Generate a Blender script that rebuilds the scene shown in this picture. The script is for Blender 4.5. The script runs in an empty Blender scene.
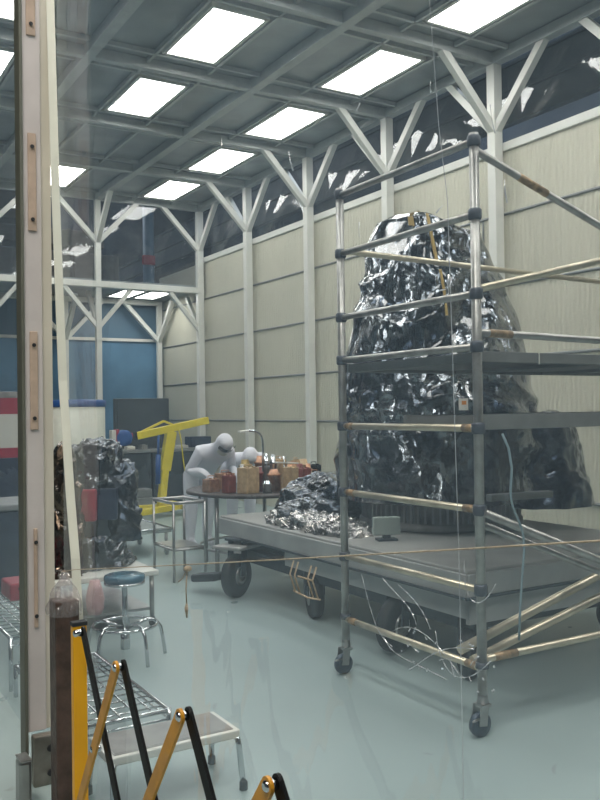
import bpy, bmesh, math, random
from mathutils import Vector, Matrix, noise, Euler
random.seed(7)
C = bpy.context.scene.collection
PI = math.pi
V = Vector

# ------------------------------------------------------------ materials
def mat(name, col, rough=.5, metal=0., var=0., scale=8., bump=0., bscale=30., trans=0., emit=None, coat=0., var2=None):
    m = bpy.data.materials.new(name); m.use_nodes = True
    nt = m.node_tree; N = nt.nodes; L = nt.links
    b = N['Principled BSDF']
    b.inputs['Base Color'].default_value = (*col, 1)
    b.inputs['Roughness'].default_value = rough
    b.inputs['Metallic'].default_value = metal
    if coat: b.inputs['Coat Weight'].default_value = coat; b.inputs['Coat Roughness'].default_value = .08
    if trans: b.inputs['Transmission Weight'].default_value = trans
    tc = N.new('ShaderNodeTexCoord')
    if var or var2:
        n = N.new('ShaderNodeTexNoise'); n.inputs['Scale'].default_value = scale; n.inputs['Detail'].default_value = 5
        L.new(tc.outputs['Object'], n.inputs['Vector'])
        r = N.new('ShaderNodeValToRGB')
        r.color_ramp.elements[0].position = .35; r.color_ramp.elements[1].position = .65
        c2 = var2 if var2 else tuple(min(1, c*(1+var)) for c in col)
        c1 = col if var2 else tuple(c*(1-var) for c in col)
        r.color_ramp.elements[0].color = (*c1, 1); r.color_ramp.elements[1].color = (*c2, 1)
        L.new(n.outputs['Fac'], r.inputs['Fac']); L.new(r.outputs['Color'], b.inputs['Base Color'])
    if bump:
        n2 = N.new('ShaderNodeTexNoise'); n2.inputs['Scale'].default_value = bscale; n2.inputs['Detail'].default_value = 4
        L.new(tc.outputs['Object'], n2.inputs['Vector'])
        bp = N.new('ShaderNodeBump'); bp.inputs['Strength'].default_value = bump; bp.inputs['Distance'].default_value = .02
        L.new(n2.outputs['Fac'], bp.inputs['Height']); L.new(bp.outputs['Normal'], b.inputs['Normal'])
    if emit:
        b.inputs['Emission Color'].default_value = (*emit[0], 1); b.inputs['Emission Strength'].default_value = emit[1]
    return m

def foil_mat(name, c1, c2, rough=.16, s1=9., strength=1.):
    m = bpy.data.materials.new(name); m.use_nodes = True
    nt = m.node_tree; N = nt.nodes; L = nt.links; b = N['Principled BSDF']
    b.inputs['Metallic'].default_value = 1; b.inputs['Roughness'].default_value = rough
    b.inputs['Coat Weight'].default_value = 1.; b.inputs['Coat Roughness'].default_value = .05
    tc = N.new('ShaderNodeTexCoord')
    n = N.new('ShaderNodeTexNoise'); n.inputs['Scale'].default_value = 3.; n.inputs['Detail'].default_value = 6
    n.inputs['Distortion'].default_value = 1.2
    L.new(tc.outputs['Object'], n.inputs['Vector'])
    r = N.new('ShaderNodeValToRGB'); r.color_ramp.elements[0].position = .42; r.color_ramp.elements[1].position = .66
    r.color_ramp.elements[0].color = (*c1, 1); r.color_ramp.elements[1].color = (*c2, 1)
    L.new(n.outputs['Fac'], r.inputs['Fac']); L.new(r.outputs['Color'], b.inputs['Base Color'])
    geo = N.new('ShaderNodeNewGeometry'); acc = geo.outputs['Normal']
    dn = N.new('ShaderNodeTexNoise'); dn.inputs['Scale'].default_value = s1*.5; dn.inputs['Detail'].default_value = 3; L.new(tc.outputs['Object'], dn.inputs['Vector'])
    mx = N.new('ShaderNodeVectorMath'); mx.operation = 'MULTIPLY_ADD'
    L.new(dn.outputs['Color'], mx.inputs[0]); mx.inputs[1].default_value = (1.2/s1,)*3; L.new(tc.outputs['Object'], mx.inputs[2])
    st = N.new('ShaderNodeVectorMath'); st.operation = 'MULTIPLY'; st.inputs[1].default_value = (1, 1, .55); L.new(mx.outputs[0], st.inputs[0])
    for sc, k in ((s1, 1.05*strength), (s1*2.9, .75*strength)):
        v = N.new('ShaderNodeTexVoronoi'); v.feature = 'F1'; v.inputs['Scale'].default_value = sc; L.new(st.outputs[0], v.inputs['Vector'])
        sb = N.new('ShaderNodeVectorMath'); sb.operation = 'SUBTRACT'; L.new(v.outputs['Color'], sb.inputs[0]); sb.inputs[1].default_value = (.5,)*3
        ma = N.new('ShaderNodeVectorMath'); ma.operation = 'MULTIPLY_ADD'; L.new(sb.outputs[0], ma.inputs[0]); ma.inputs[1].default_value = (k,)*3; L.new(acc, ma.inputs[2])
        acc = ma.outputs[0]
    nz = N.new('ShaderNodeVectorMath'); nz.operation = 'NORMALIZE'; L.new(acc, nz.inputs[0])
    bp = N.new('ShaderNodeBump'); bp.inputs['Strength'].default_value = .5; bp.inputs['Distance'].default_value = .04
    L.new(n.outputs['Fac'], bp.inputs['Height']); L.new(nz.outputs[0], bp.inputs['Normal'])
    L.new(bp.outputs['Normal'], b.inputs['Normal'])
    return m

def film_mat(name, haze=.08, tint=(.9, .95, 1), hazecol=(.75, .8, .85), ior=1.4, bump=.25, bscale=2.2):
    m = bpy.data.materials.new(name); m.use_nodes = True
    nt = m.node_tree; N = nt.nodes; L = nt.links
    for n in list(N): N.remove(n)
    out = N.new('ShaderNodeOutputMaterial')
    tr = N.new('ShaderNodeBsdfTransparent'); tr.inputs[0].default_value = (*tint, 1)
    df = N.new('ShaderNodeBsdfDiffuse'); df.inputs[0].default_value = (*hazecol, 1)
    tl = N.new('ShaderNodeBsdfTranslucent'); tl.inputs[0].default_value = (*hazecol, 1)
    ad = N.new('ShaderNodeMixShader'); ad.inputs[0].default_value = .5
    L.new(df.outputs[0], ad.inputs[1]); L.new(tl.outputs[0], ad.inputs[2])
    gl = N.new('ShaderNodeBsdfGlossy'); gl.inputs['Roughness'].default_value = .03
    lw = N.new('ShaderNodeLayerWeight'); lw.inputs['Blend'].default_value = .5
    pw = N.new('ShaderNodeMath'); pw.operation = 'POWER'; pw.inputs[1].default_value = 4.; L.new(lw.outputs['Facing'], pw.inputs[0])
    fr = N.new('ShaderNodeMath'); fr.operation = 'MULTIPLY_ADD'; fr.inputs[1].default_value = .45; fr.inputs[2].default_value = 2*((ior-1)/(ior+1))**2
    L.new(pw.outputs[0], fr.inputs[0])
    tc = N.new('ShaderNodeTexCoord')
    mp = N.new('ShaderNodeMapping'); mp.inputs['Scale'].default_value = (1, 1, .45); L.new(tc.outputs['Object'], mp.inputs['Vector'])
    n = N.new('ShaderNodeTexNoise'); n.inputs['Scale'].default_value = bscale; n.inputs['Detail'].default_value = 3; n.inputs['Distortion'].default_value = .8
    L.new(mp.outputs[0], n.inputs['Vector'])
    bp = N.new('ShaderNodeBump'); bp.inputs['Strength'].default_value = bump; bp.inputs['Distance'].default_value = .05
    L.new(n.outputs['Fac'], bp.inputs['Height']); L.new(bp.outputs['Normal'], gl.inputs['Normal'])
    # cloudy haze of the old film
    n2 = N.new('ShaderNodeTexNoise'); n2.inputs['Scale'].default_value = 1.6; n2.inputs['Detail'].default_value = 4
    L.new(mp.outputs[0], n2.inputs['Vector'])
    mr = N.new('ShaderNodeMapRange'); mr.inputs['From Min'].default_value = .3; mr.inputs['From Max'].default_value = .7
    mr.inputs['To Min'].default_value = haze*.75; mr.inputs['To Max'].default_value = haze*1.25
    L.new(n2.outputs['Fac'], mr.inputs['Value'])
    m1 = N.new('ShaderNodeMixShader'); L.new(mr.outputs[0], m1.inputs[0]); L.new(tr.outputs[0], m1.inputs[1]); L.new(ad.outputs[0], m1.inputs[2])
    m2 = N.new('ShaderNodeMixShader'); L.new(fr.outputs[0], m2.inputs[0]); L.new(m1.outputs[0], m2.inputs[1]); L.new(gl.outputs[0], m2.inputs[2])
    L.new(m2.outputs[0], out.inputs[0])
    return m

M = {}
M['white'] = mat('white_paint', (.72, .72, .67), .35, var=.04, scale=3)
M['offwhite'] = mat('off_white_strip', (.72, .72, .63), .45, var=.03)
M['dirtywhite'] = mat('post_paint', (.60, .55, .54), .5, var=.06, scale=5)
M['cream'] = mat('cream_paint', (.60, .56, .48), .5, var=.04, scale=5)
M['greenedge'] = mat('grey_green_rubber', (.13, .135, .11), .5, var=.1)
M['tanwood'] = mat('bare_wood', (.50, .38, .30), .6, var=.12, scale=12)
M['rustwood'] = mat('rusty_brown_paint', (.075, .045, .035), .45, var=.35, scale=14, bump=.3, bscale=40)
M['steel'] = mat('brushed_steel', (.42, .41, .40), .33, 1., var=.15, scale=6, bump=.05)
M['platesteel'] = mat('worn_plate_steel', (.30, .28, .25), .45, .8, var=.2, scale=10)
M['chrome'] = mat('chrome', (.62, .64, .66), .12, 1.)
M['galv'] = mat('worn_scaffold_tube', (.36, .35, .33), .34, .75, var=.2, scale=11)
M['rung'] = mat('scaffold_rung_tube', (.56, .50, .38), .3, .6, var=.15, scale=9)
M['rusttape'] = mat('rust_stain_tube', (.33, .22, .12), .5, .3, var=.4, scale=25)
M['collar'] = mat('scaffold_collar', (.07, .08, .10), .45, .3)
M['deck'] = mat('deck_aluminium', (.20, .205, .20), .5, .3, var=.1)
M['black'] = mat('black_paint', (.006, .006, .007), .45); M['black'].node_tree.nodes['Principled BSDF'].inputs['Specular IOR Level'].default_value = .15
M['rubber'] = mat('dark_rubber', (.02, .022, .026), .6)
M['bluewheel'] = mat('blue_caster_metal', (.035, .055, .085), .35, .3)
M['yellow'] = mat('safety_yellow_paint', (.90, .43, .004), .35, var=.06, scale=5)
M['ochre'] = mat('worn_ochre_paint', (.60, .27, .01), .4, var=.12, scale=16)
M['hoist'] = mat('hoist_yellow', (.72, .58, .03), .45, var=.08)
M['blue'] = mat('blue_paint', (.02, .08, .26), .4)
M['navy'] = mat('navy_cover', (.018, .03, .06), .5, var=.2)
M['bluewall'] = mat('blue_curtain_wall', (.09, .21, .34), .5, var=.2, scale=1.2)
M['red'] = mat('red_paint', (.33, .015, .04), .45, var=.08)
M['pink'] = mat('pink_film', (.55, .36, .36), .35, var=.2)
M['darkpanel'] = mat('dark_grey_panel', (.045, .058, .07), .5, var=.12)
M['greybox'] = mat('grey_box', (.22, .23, .23), .5, var=.1)
M['dollytop'] = mat('platform_grey_paint', (.34, .345, .33), .4, var=.12, scale=2.5)
M['dollyside'] = mat('platform_side_paint', (.37, .38, .375), .45, var=.12, scale=3)
M['drum'] = mat('drum_grey', (.30, .30, .29), .5, .2, var=.15)
M['suit'] = mat('clean_room_suit', (.74, .74, .80), .75, bump=.3, bscale=8)
M['skin'] = mat('skin', (.55, .33, .25), .5)
M['goggle'] = mat('dark_visor', (.03, .035, .05), .15)
M['copper'] = mat('copper_hardware', (.50, .27, .16), .4, .6, var=.25, scale=25)
M['tan'] = mat('tan_hardware', (.52, .36, .20), .5, var=.2, scale=20)
M['brick'] = mat('dark_red_hardware', (.22, .05, .04), .5, var=.2, scale=20)
M['gold'] = mat('gold_tape', (.26, .18, .05), .35, .5)
M['rope'] = mat('tan_twine', (.50, .42, .32), .8, var=.15, scale=80, bump=.5, bscale=200)
M['cord'] = mat('thin_grey_cord', (.50, .53, .55), .4)
M['hose'] = mat('pale_blue_hose', (.22, .30, .33), .3)
M['paper'] = mat('white_paper', (.62, .60, .54), .7)
M['orange'] = mat('orange_patch', (.6, .22, .04), .6)
M['tread'] = mat('ribbed_rubber_tread', (.42, .42, .41), .6, var=.1)
M['stoolseat'] = mat('blue_grey_vinyl', (.05, .13, .19), .22, .2)
M['beige'] = mat('duct_beige', (.20, .19, .17), .6, var=.1)
M['bluepipe'] = mat('dim_blue_pipe', (.08, .16, .24), .5)
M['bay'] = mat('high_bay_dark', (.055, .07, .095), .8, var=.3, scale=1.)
M['ceiltee'] = mat('ceiling_bar_paint', (.44, .46, .45), .4, var=.06)
M['diff'] = mat('lit_diffuser', (.9, .9, .9), .5, emit=((1, .985, .93), 12.0))
M['foil'] = foil_mat('silver_blue_foil', (.016, .024, .038), (.27, .29, .31), .11, 9.5, 1.1)
M['foildark'] = foil_mat('dark_blue_film', (.018, .028, .045), (.07, .09, .12), .2, 5., .7)
M['foilsilver'] = foil_mat('bright_silver_foil', (.30, .30, .30), (.88, .82, .76), .2, 16.)
M['foilbrown'] = foil_mat('smoky_brown_foil', (.07, .05, .035), (.24, .17, .12), .22, 5.)
M['film'] = film_mat('clear_curtain_film', .13, (.93, .955, .97), (.50, .66, .82))
M['film2'] = film_mat('clear_upper_film', .05, (.92, .94, .96), (.5, .55, .6), 1.5, .10, 3.)
M['bag'] = film_mat('thin_plastic_bag', .22, (.95, .93, .93), (.85, .8, .82), 1.6, 1., 30.)
M['crease_glint'] = film_mat('film_crease_glint', .6, (.97, .98, 1), (.9, .95, 1), 2.2, .4, 20.)  # whitish haze paints the highlights of the folds and the glint dots

def floor_mat():
    m = mat('pale_epoxy_floor', (.325, .405, .405), .3, var=.05, scale=.7)
    nt = m.node_tree; N = nt.nodes; L = nt.links; b = N['Principled BSDF']
    b.inputs['Specular IOR Level'].default_value = .35
    tc = [n for n in N if n.type == 'TEX_COORD'][0]
    base = b.inputs['Base Color'].links[0].from_socket
    n = N.new('ShaderNodeTexNoise'); n.inputs['Scale'].default_value = 2.6; n.inputs['Detail'].default_value = 8; n.inputs['Distortion'].default_value = 2.5
    L.new(tc.outputs['Object'], n.inputs['Vector'])
    r = N.new('ShaderNodeValToRGB'); r.color_ramp.elements[0].position = .69; r.color_ramp.elements[1].position = .74
    r.color_ramp.elements[0].color = (0, 0, 0, 1); r.color_ramp.elements[1].color = (1, 1, 1, 1)
    L.new(n.outputs['Fac'], r.inputs['Fac'])
    mx = N.new('ShaderNodeMixRGB'); mx.inputs[2].default_value = (.22, .24, .23, 1)
    sc = N.new('ShaderNodeMath'); sc.operation = 'MULTIPLY'; sc.inputs[1].default_value = .5
    L.new(r.outputs[0], sc.inputs[0]); L.new(sc.outputs[0], mx.inputs[0]); L.new(base, mx.inputs[1]); L.new(mx.outputs[0], b.inputs['Base Color'])
    n3 = N.new('ShaderNodeTexNoise'); n3.inputs['Scale'].default_value = 1.3; L.new(tc.outputs['Object'], n3.inputs['Vector'])
    mr = N.new('ShaderNodeMapRange'); mr.inputs['To Min'].default_value = .22; mr.inputs['To Max'].default_value = .42
    L.new(n3.outputs['Fac'], mr.inputs['Value']); L.new(mr.outputs[0], b.inputs['Roughness'])
    return m
M['floor'] = floor_mat()

def wall_mat(name, col, axis):
    m = mat(name, col, .6, var=.03, scale=1.5)
    nt = m.node_tree; N = nt.nodes; L = nt.links; b = N['Principled BSDF']
    tc = [n for n in N if n.type == 'TEX_COORD'][0]
    w = N.new('ShaderNodeTexWave'); w.bands_direction = axis; w.inputs['Scale'].default_value = 5.; w.inputs['Distortion'].default_value = 3.; w.inputs['Detail'].default_value = 2.
    L.new(tc.outputs['Object'], w.inputs['Vector'])
    bp = N.new('ShaderNodeBump'); bp.inputs['Strength'].default_value = .35; bp.inputs['Distance'].default_value = .02
    L.new(w.outputs['Fac'], bp.inputs['Height'])
    v = N.new('ShaderNodeTexNoise'); v.inputs['Scale'].default_value = 45.; L.new(tc.outputs['Object'], v.inputs['Vector'])
    bp2 = N.new('ShaderNodeBump'); bp2.inputs['Strength'].default_value = .35; bp2.inputs['Distance'].default_value = .01
    L.new(v.outputs['Fac'], bp2.inputs['Height']); L.new(bp.outputs['Normal'], bp2.inputs['Normal']); L.new(bp2.outputs['Normal'], b.inputs['Normal'])
    return m
M['wall'] = wall_mat('padded_beige_panel', (.56, .54, .435), 'Y')
M['seam'] = mat('grey_seam_tube', (.24, .25, .25), .5)
M['wallend'] = mat('plain_pale_panel', (.55, .55, .50), .6)
def ceil_mat():
    m = mat('grey_ceiling_film', (.28, .305, .31), .3, var=.3, scale=1.)
    return m
M['ceil'] = ceil_mat()

# ------------------------------------------------------------ mesh helpers
class MB:
    def __init__(s): s.bm = bmesh.new()
    def box(s, c, size, rot=None, bev=0.):
        r = bmesh.ops.create_cube(s.bm, size=1.0)
        vs = r['verts']
        mt = Matrix.Translation(c) @ (Euler(rot).to_matrix().to_4x4() if rot else Matrix()) @ Matrix.Diagonal((*size, 1))
        bmesh.ops.transform(s.bm, matrix=mt, verts=vs)
        if bev:
            es = list({e for v in vs for e in v.link_edges})
            bmesh.ops.bevel(s.bm, geom=es, offset=bev, segments=2, affect='EDGES', profile=.5)
        return s
    def bb(s, x0, x1, y0, y1, z0, z1, bev=0.):
        return s.box(((x0+x1)/2, (y0+y1)/2, (z0+z1)/2), (abs(x1-x0), abs(y1-y0), abs(z1-z0)), None, bev)
    def bar(s, a, b, w, h, up=(0, 0, 1), bev=0.):
        a = V(a); b = V(b); d = b-a; z = d.normalized(); x = V(up).cross(z)
        if x.length < 1e-4: x = V((1, 0, 0)).cross(z)
        x.normalize(); y = z.cross(x)
        r = bmesh.ops.create_cube(s.bm, size=1.0); vs = r['verts']
        R = Matrix((x, y, z)).transposed().to_4x4()
        bmesh.ops.transform(s.bm, matrix=Matrix.Translation((a+b)/2) @ R @ Matrix.Diagonal((w, h, d.length, 1)), verts=vs)
        if bev:
            es = list({e for v in vs for e in v.link_edges})
            bmesh.ops.bevel(s.bm, geom=es, offset=bev, segments=2, affect='EDGES', profile=.5)
        return s
    def tube(s, pts, r, n=10, caps=True, closed=False):
        pts = [V(p) for p in pts]; rs = r if isinstance(r, (list, tuple)) else [r]*len(pts)
        rings = []; up = None
        m = len(pts)
        for i, p in enumerate(pts):
            if closed: t = pts[(i+1) % m]-pts[i-1]
            else: t = (pts[min(i+1, m-1)]-pts[max(i-1, 0)])
            t.normalize()
            if up is None:
                up = V((0, 0, 1)) if abs(t.z) < .9 else V((1, 0, 0))
            x = up.cross(t)
            if x.length < 1e-5: x = V((1, 0, 0)).cross(t)
            x.normalize(); y = t.cross(x); up = y
            rings.append([s.bm.verts.new(p+(x*math.cos(2*PI*k/n)+y*math.sin(2*PI*k/n))*rs[i]) for k in range(n)])
        rng = range(m) if closed else range(m-1)
        for i in rng:
            a = rings[i]; b = rings[(i+1) % m]
            for k in range(n):
                f = s.bm.faces.new((a[k], a[(k+1) % n], b[(k+1) % n], b[k])); f.smooth = True
        if caps and not closed:
            s.bm.faces.new(rings[0][::-1]); s.bm.faces.new(rings[-1])
        return s
    def lathe(s, prof, c=(0, 0, 0), n=32, axis='Z', smooth=True):
        c = V(c); rings = []
        def P(r, a, z):
            if axis == 'Z': return c+V((r*math.cos(a), r*math.sin(a), z))
            if axis == 'X': return c+V((z, r*math.cos(a), r*math.sin(a)))
            return c+V((r*math.cos(a), z, r*math.sin(a)))
        for r, z in prof: rings.append([s.bm.verts.new(P(max(r, .0005), 2*PI*k/n, z)) for k in range(n)])
        for a, b in zip(rings[:-1], rings[1:]):
            for k in range(n):
                f = s.bm.faces.new((a[k], a[(k+1) % n], b[(k+1) % n], b[k])); f.smooth = smooth
        s.bm.faces.new(rings[0][::-1]); s.bm.faces.new(rings[-1])
        return s
    def grid(s, fn, nu, nv, closed_u=False, smooth=True):
        vs = [[s.bm.verts.new(fn(i/(nu if closed_u else nu-1), j/(nv-1))) for i in range(nu)] for j in range(nv)]
        for j in range(nv-1):
            for i in range(nu if closed_u else nu-1):
                k = (i+1) % nu
                f = s.bm.faces.new((vs[j][i], vs[j][k], vs[j+1][k], vs[j+1][i])); f.smooth = smooth
        return vs
    def build(s, name, m, parent=None, fixn=True):
        if fixn: bmesh.ops.recalc_face_normals(s.bm, faces=s.bm.faces)
        me = bpy.data.meshes.new(name); s.bm.to_mesh(me); s.bm.free()
        me.materials.append(m)
        o = bpy.data.objects.new(name, me); C.objects.link(o)
        if parent:
            o.parent = parent
            l = world_loc(parent)
            if parent.type == 'EMPTY' or l.length > 0:
                me.transform(Matrix.Translation(-l))
        return o
def world_loc(o):
    l = V((0, 0, 0))
    while o: l += o.location; o = o.parent
    return l
def tag(o, label=None, cat=None, group=None, kind=None):
    if label: o['label'] = label
    if cat: o['category'] = cat
    if group: o['group'] = group
    if kind: o['kind'] = kind
    return o
def thing(name, loc, label, cat, group=None):
    o = bpy.data.objects.new(name, None); o.empty_display_size = .1; C.objects.link(o); o.location = loc
    return tag(o, label, cat, group)
def copy_tree(o, parent=None):
    c = o.copy(); C.objects.link(c)
    if parent: c.parent = parent
    for ch in list(o.children): copy_tree(ch, c)
    return c
def struct(o): return tag(o, kind='structure')
def origin(o, loc):
    loc = V(loc); o.data.transform(Matrix.Translation(-loc)); o.location = loc; return o
def bez(p0, p1, p2, p3, n=12):
    r = []
    for i in range(n+1):
        t = i/n; u = 1-t
        r.append(V(p0)*u**3+V(p1)*3*u*u*t+V(p2)*3*u*t*t+V(p3)*t**3)
    return r

# ------------------------------------------------------------ setting
WX = 6.81; COLY = [1.03, 3.03, 5.03, 7.03, 9.03, 11.03, 13.03, 15.03]
ZC = 5.53; ZN = 4.76; ZW = 4.49
struct(MB().bb(-6, 13, -6, 26, -.1, 0).build('floor', M['floor']))
struct(MB().bb(.7, WX+.15, -2, 15.1, ZC+.03, ZC+.06).build('ceiling', M['ceil']))
# right wall with its padded panels
w = struct(MB().bb(6.93, 7.0, -2, 17.4, 0, ZW).build('wall_right', M['wall']))
mb = MB().bb(6.90, 7.02, -2, 15.1, ZW-.02, ZW+.08, .01).build('trim_1', M['white']); struct(mb)
for i, z in enumerate((.62, 1.43, 2.16, 2.97, 3.77)):
    tag(MB().tube([(6.925, -2, z), (6.925, 17.2, z)], .016, 8).build('seam', M['seam'], w))
for y in (7.36, 5.36, 3.4):
    MB().bb(6.915, 6.935, y-.008, y+.008, 2.97 if y > 7 else 0, 3.77 if y > 7 else 4.45).build('seam', M['seam'], w)
# columns with forked braces
def arm(root, node, d, rise, reach, w=.085):
    n = V(node); e = n+V((d[0]*reach, d[1]*reach, rise))
    MB().bar(n-V((0, 0, .03)), e, w, w, (0, 0, 1) if True else None, .006).build('brace', M['white'], root)
nc = 0
def column(x, y, ztop, zn, dirs, low=None, w=.12, z0=0.):
    global nc; nc += 1
    o = MB().bb(x-w/2, x+w/2, y-w/2, y+w/2, z0, ztop, .006).build('trim_%d' % (nc+10), M['white']); origin(o, (x, y, z0)); struct(o)
    for d in dirs: arm(o, (x, y, zn), d, ztop-zn+.04, .76)
    if low:
        for d in low[1]: arm(o, (x, y, low[0]), d, 3.86-low[0], .62, .075)
for y in COLY: column(WX, y, ZC-.1, ZN-.06, ((-1, 0), (0, -1), (0, 1)) if y < 15 else ((-1, 0), (0, -1)), (3.16, ((-1, 0), (0, 1))) if y > 15 else None)
column(4.81, 15.03, ZC-.1, ZN-.06, ((-1, 0), (1, 0), (0, -1)), (3.16, ((-1, 0), (1, 0), (0, 1))), .10)
column(2.81, 15.03, ZC-.1, ZN-.06, ((-1, 0), (1, 0), (0, -1)), (3.16, ((-1, 0), (1, 0), (0, 1))), .10)
for x in (WX, 4.81, 2.81): column(x, 17.15, 3.86, 3.12, ((-1, 0), (1, 0), (0, -1)) if x < 6 else ((-1, 0), (0, -1)), None, .10)
# ceiling beams
k = 1
for x in (.81, 2.81, 4.81, WX):
    k += 1; struct(MB().bb(x-.06, x+.06, -2, 15.09, ZC-.10, ZC+.02, .005).build('trim_%d' % (k+40), M['ceiltee']))
for y in [-.97]+COLY:
    k += 1; struct(MB().bb(.87, WX+.06, y-.045, y+.045, ZC-.095, ZC+.025, .005).build('trim_%d' % (k+40), M['ceiltee']))
for x in (1.81, 3.81, 5.81):
    for y0, y1 in zip([-.97]+COLY[:-1], COLY):
        ym = (y0+y1)/2
        pass
for y0, y1 in zip([-.97]+COLY[:-1], COLY):
    k += 1; ym = (y0+y1)/2
    m_ = MB()
    for yy in (ym-.72, ym+.72): m_.bb(.87, WX, yy-.018, yy+.018, ZC-.03, ZC+.02)
    struct(m_.build('trim_%d' % (k+40), M['ceiltee']))
for x in (1.81, 3.81, 5.81):
    k += 1
    m_ = MB()
    for xx in (x-.34, x+.40): m_.bb(xx-.016, xx+.016, -2, 15.0, ZC-.03, ZC+.02)
    struct(m_.build('trim_%d' % (k+40), M['ceiltee']))
# end wall: rail, annex ceiling, blue back wall
struct(MB().bb(.8, WX+.06, 14.965, 15.085, 3.86, 3.97, .006).build('trim_70', M['white']))
struct(MB().bb(.8, WX+.06, 17.1, 17.2, 3.86, 3.96, .006).build('trim_71', M['white']))
struct(MB().bb(.8, 7.0, 15.1, 17.4, 3.97, 4.02).build('ceiling_annex', M['ceil']))
struct(MB().bb(.8, 7.0, 17.35, 17.45, 0, 3.1).build('wall_back', M['bluewall']))
struct(MB().bb(.8, 6.93, 17.3, 17.35, 3.1, 3.16).build('trim_72', M['white']))
struct(MB().bb(.8, 7.0, 17.4, 17.46, 3.16, 3.9).build('wall_back_upper', M['bluepipe']))
# clear film above the rail, above the wall
def sheet(name, fn, nu, nv, m): return struct(MB_grid(fn, nu, nv).build(name, m, None, False))
def MB_grid(fn, nu, nv):
    b = MB(); b.grid(fn, nu, nv); return b
def wav(a, b, s, amp): return amp*(noise.noise(V((a*s, b*s*.5, 3.1)))+.5*noise.noise(V((a*s*2.3, b*s, 9.))))
sheet('window_2', lambda u, v: V((.85+u*5.95, 15.06+wav(u*6, v, 1.2, .012), 3.97+v*1.5)), 60, 16, M['film2'])
sheet('window_3', lambda u, v: V((6.96+wav(u*17, v, 1.2, .022), -2+u*17, ZW+.08+v*(ZC-ZW-.1))), 170, 14, M['film2'])
# high bay beyond the tent
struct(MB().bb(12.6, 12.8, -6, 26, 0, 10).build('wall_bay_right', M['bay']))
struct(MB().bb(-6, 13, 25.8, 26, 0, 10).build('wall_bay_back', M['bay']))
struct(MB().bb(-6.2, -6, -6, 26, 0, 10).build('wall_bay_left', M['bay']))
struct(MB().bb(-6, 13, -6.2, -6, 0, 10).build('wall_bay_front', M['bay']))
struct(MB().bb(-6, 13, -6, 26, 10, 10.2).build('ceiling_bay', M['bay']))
for i, (x0, x1, z0, z1, yy) in enumerate(((2.5, 7.1, 4.75, 5.5, 20.5), (2.5, 6.9, 5.75, 6.15, 21.), (2.5, 5.2, 6.4, 7.1, 21.5))):
    o = MB().bb(x0, x1, yy, yy+.8, z0, z1, .02)
    for xx in range(int(x0)+1, int(x1)+1): o.bb(xx-.03, xx+.03, yy-.03, yy+.83, z0-.03, z1+.03)
    for xx in (x0+.3, x1-.3): o.bb(xx-.05, xx+.05, yy+.7, yy+.8, 0, z0+.05)
    o = o.build('air_duct', M['beige']); origin(o, ((x0+x1)/2, yy+.4, z0))
    tag(o, ['broad grey air duct in the dark bay just above the far rail', 'slim grey air duct above the broad duct in the far bay', 'short grey air duct highest in the far dark bay'][i], 'air duct', 'air ducts in the dark bay')
o = MB().tube([(7.3, 19, 0), (7.3, 19, 7.6)], .13, 12).build('vertical_pipe', M['bluepipe']); origin(o, (7.3, 19, 0)); tag(o, 'blue vertical pipe standing in the dark bay behind the far rail', 'pipe')
o = MB().box((7.15, 18.6, 5.1), (.3, .12, .22), None, .03).tube([(7.15, 18.7, 5.1), (7.3, 19, 5.1)], .03, 8).build('alarm_box', M['red']); origin(o, (7.15, 18.6, 5.1)); tag(o, 'small red box fixed to the blue pipe in the dark bay', 'alarm box')
for i, (xx, zz) in enumerate(((8.2, 5.35), (9.6, 6.5))):
    o = MB().bb(xx, xx+.12, -5, 25, zz, zz+.05).bb(xx+.04, xx+.08, -5, 25, zz, zz+.4).bb(xx, xx+.12, -5, 25, zz+.38, zz+.43).build('roof_beam', M['darkpanel'])
    origin(o, (xx, 10, zz)); tag(o, ['lower dark steel beam running beyond the right wall top', 'upper dark steel beam beyond the right wall'][i], 'beam', 'steel beams of the bay')

# lights
def fixture():
    t = thing('ceiling_light', (0, 0, ZC), 'x', 'ceiling light', 'ceiling light panels')
    f = MB()
    for sx in (-1, 1): f.bb(sx*.30-.02, sx*.30+.02, -.64, .64, ZC-.02, ZC+.03)
    for sy in (-1, 1): f.bb(-.32, .32, sy*.62-.02, sy*.62+.02, ZC-.02, ZC+.03)
    f.build('frame', M['white'], t)
    MB().bb(-.285, .285, -.6, .6, ZC-.012, ZC+.02).build('diffuser', M['diff'], t)
    return t
fx = fixture(); first = True
lab = {(0, 8.07): 'square of light cut by the left frame edge, upper of the two at far left', (0, 10.07): 'light panel cut by the left frame edge, lower of the two',
       (1, 8.07): 'large lit ceiling panel at the top, nearest in the middle row', (1, 10.07): 'lit ceiling panel second from the camera in the middle row',
       (1, 14.07): 'farthest lit panel of the middle row, beside the pale hanging strip',
       (2, 6.07): 'nearest lit ceiling panel in the row by the right wall, cut by the top edge', (2, 8.07): 'second lit ceiling panel from the camera in the row by the right wall',
       (2, 10.07): 'third lit ceiling panel from the camera in the row by the right wall', (2, 12.07): 'fourth lit ceiling panel from the camera in the row by the right wall',
       (2, 14.07): 'farthest lit ceiling panel in the row by the right wall'}
for ix, x in enumerate((1.85, 3.85, 5.85)):
    for y in (.07, 2.07, 4.07, 6.07, 8.07, 10.07, 12.07, 14.07):
        if ix == 1 and y == 12.07: continue
        t = fx if first else copy_tree(fx); first = False
        t.location = (x, y, ZC)
        t['label'] = lab.get((ix, y), 'lit white ceiling panel overhead, out of the picture above'); t['category'] = 'ceiling light'
for i, (x, y) in enumerate(((5.75, 16.2), (6.3, 16.2))):
    t = copy_tree(fx); t.location = (x, y, 3.955); t.scale = (.72, .8, 1)
    t['label'] = ['left one of the two lit panels in the low far annex ceiling', 'right one of the two lit panels in the low far annex ceiling'][i]; t['group'] = 'annex light panels'

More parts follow.
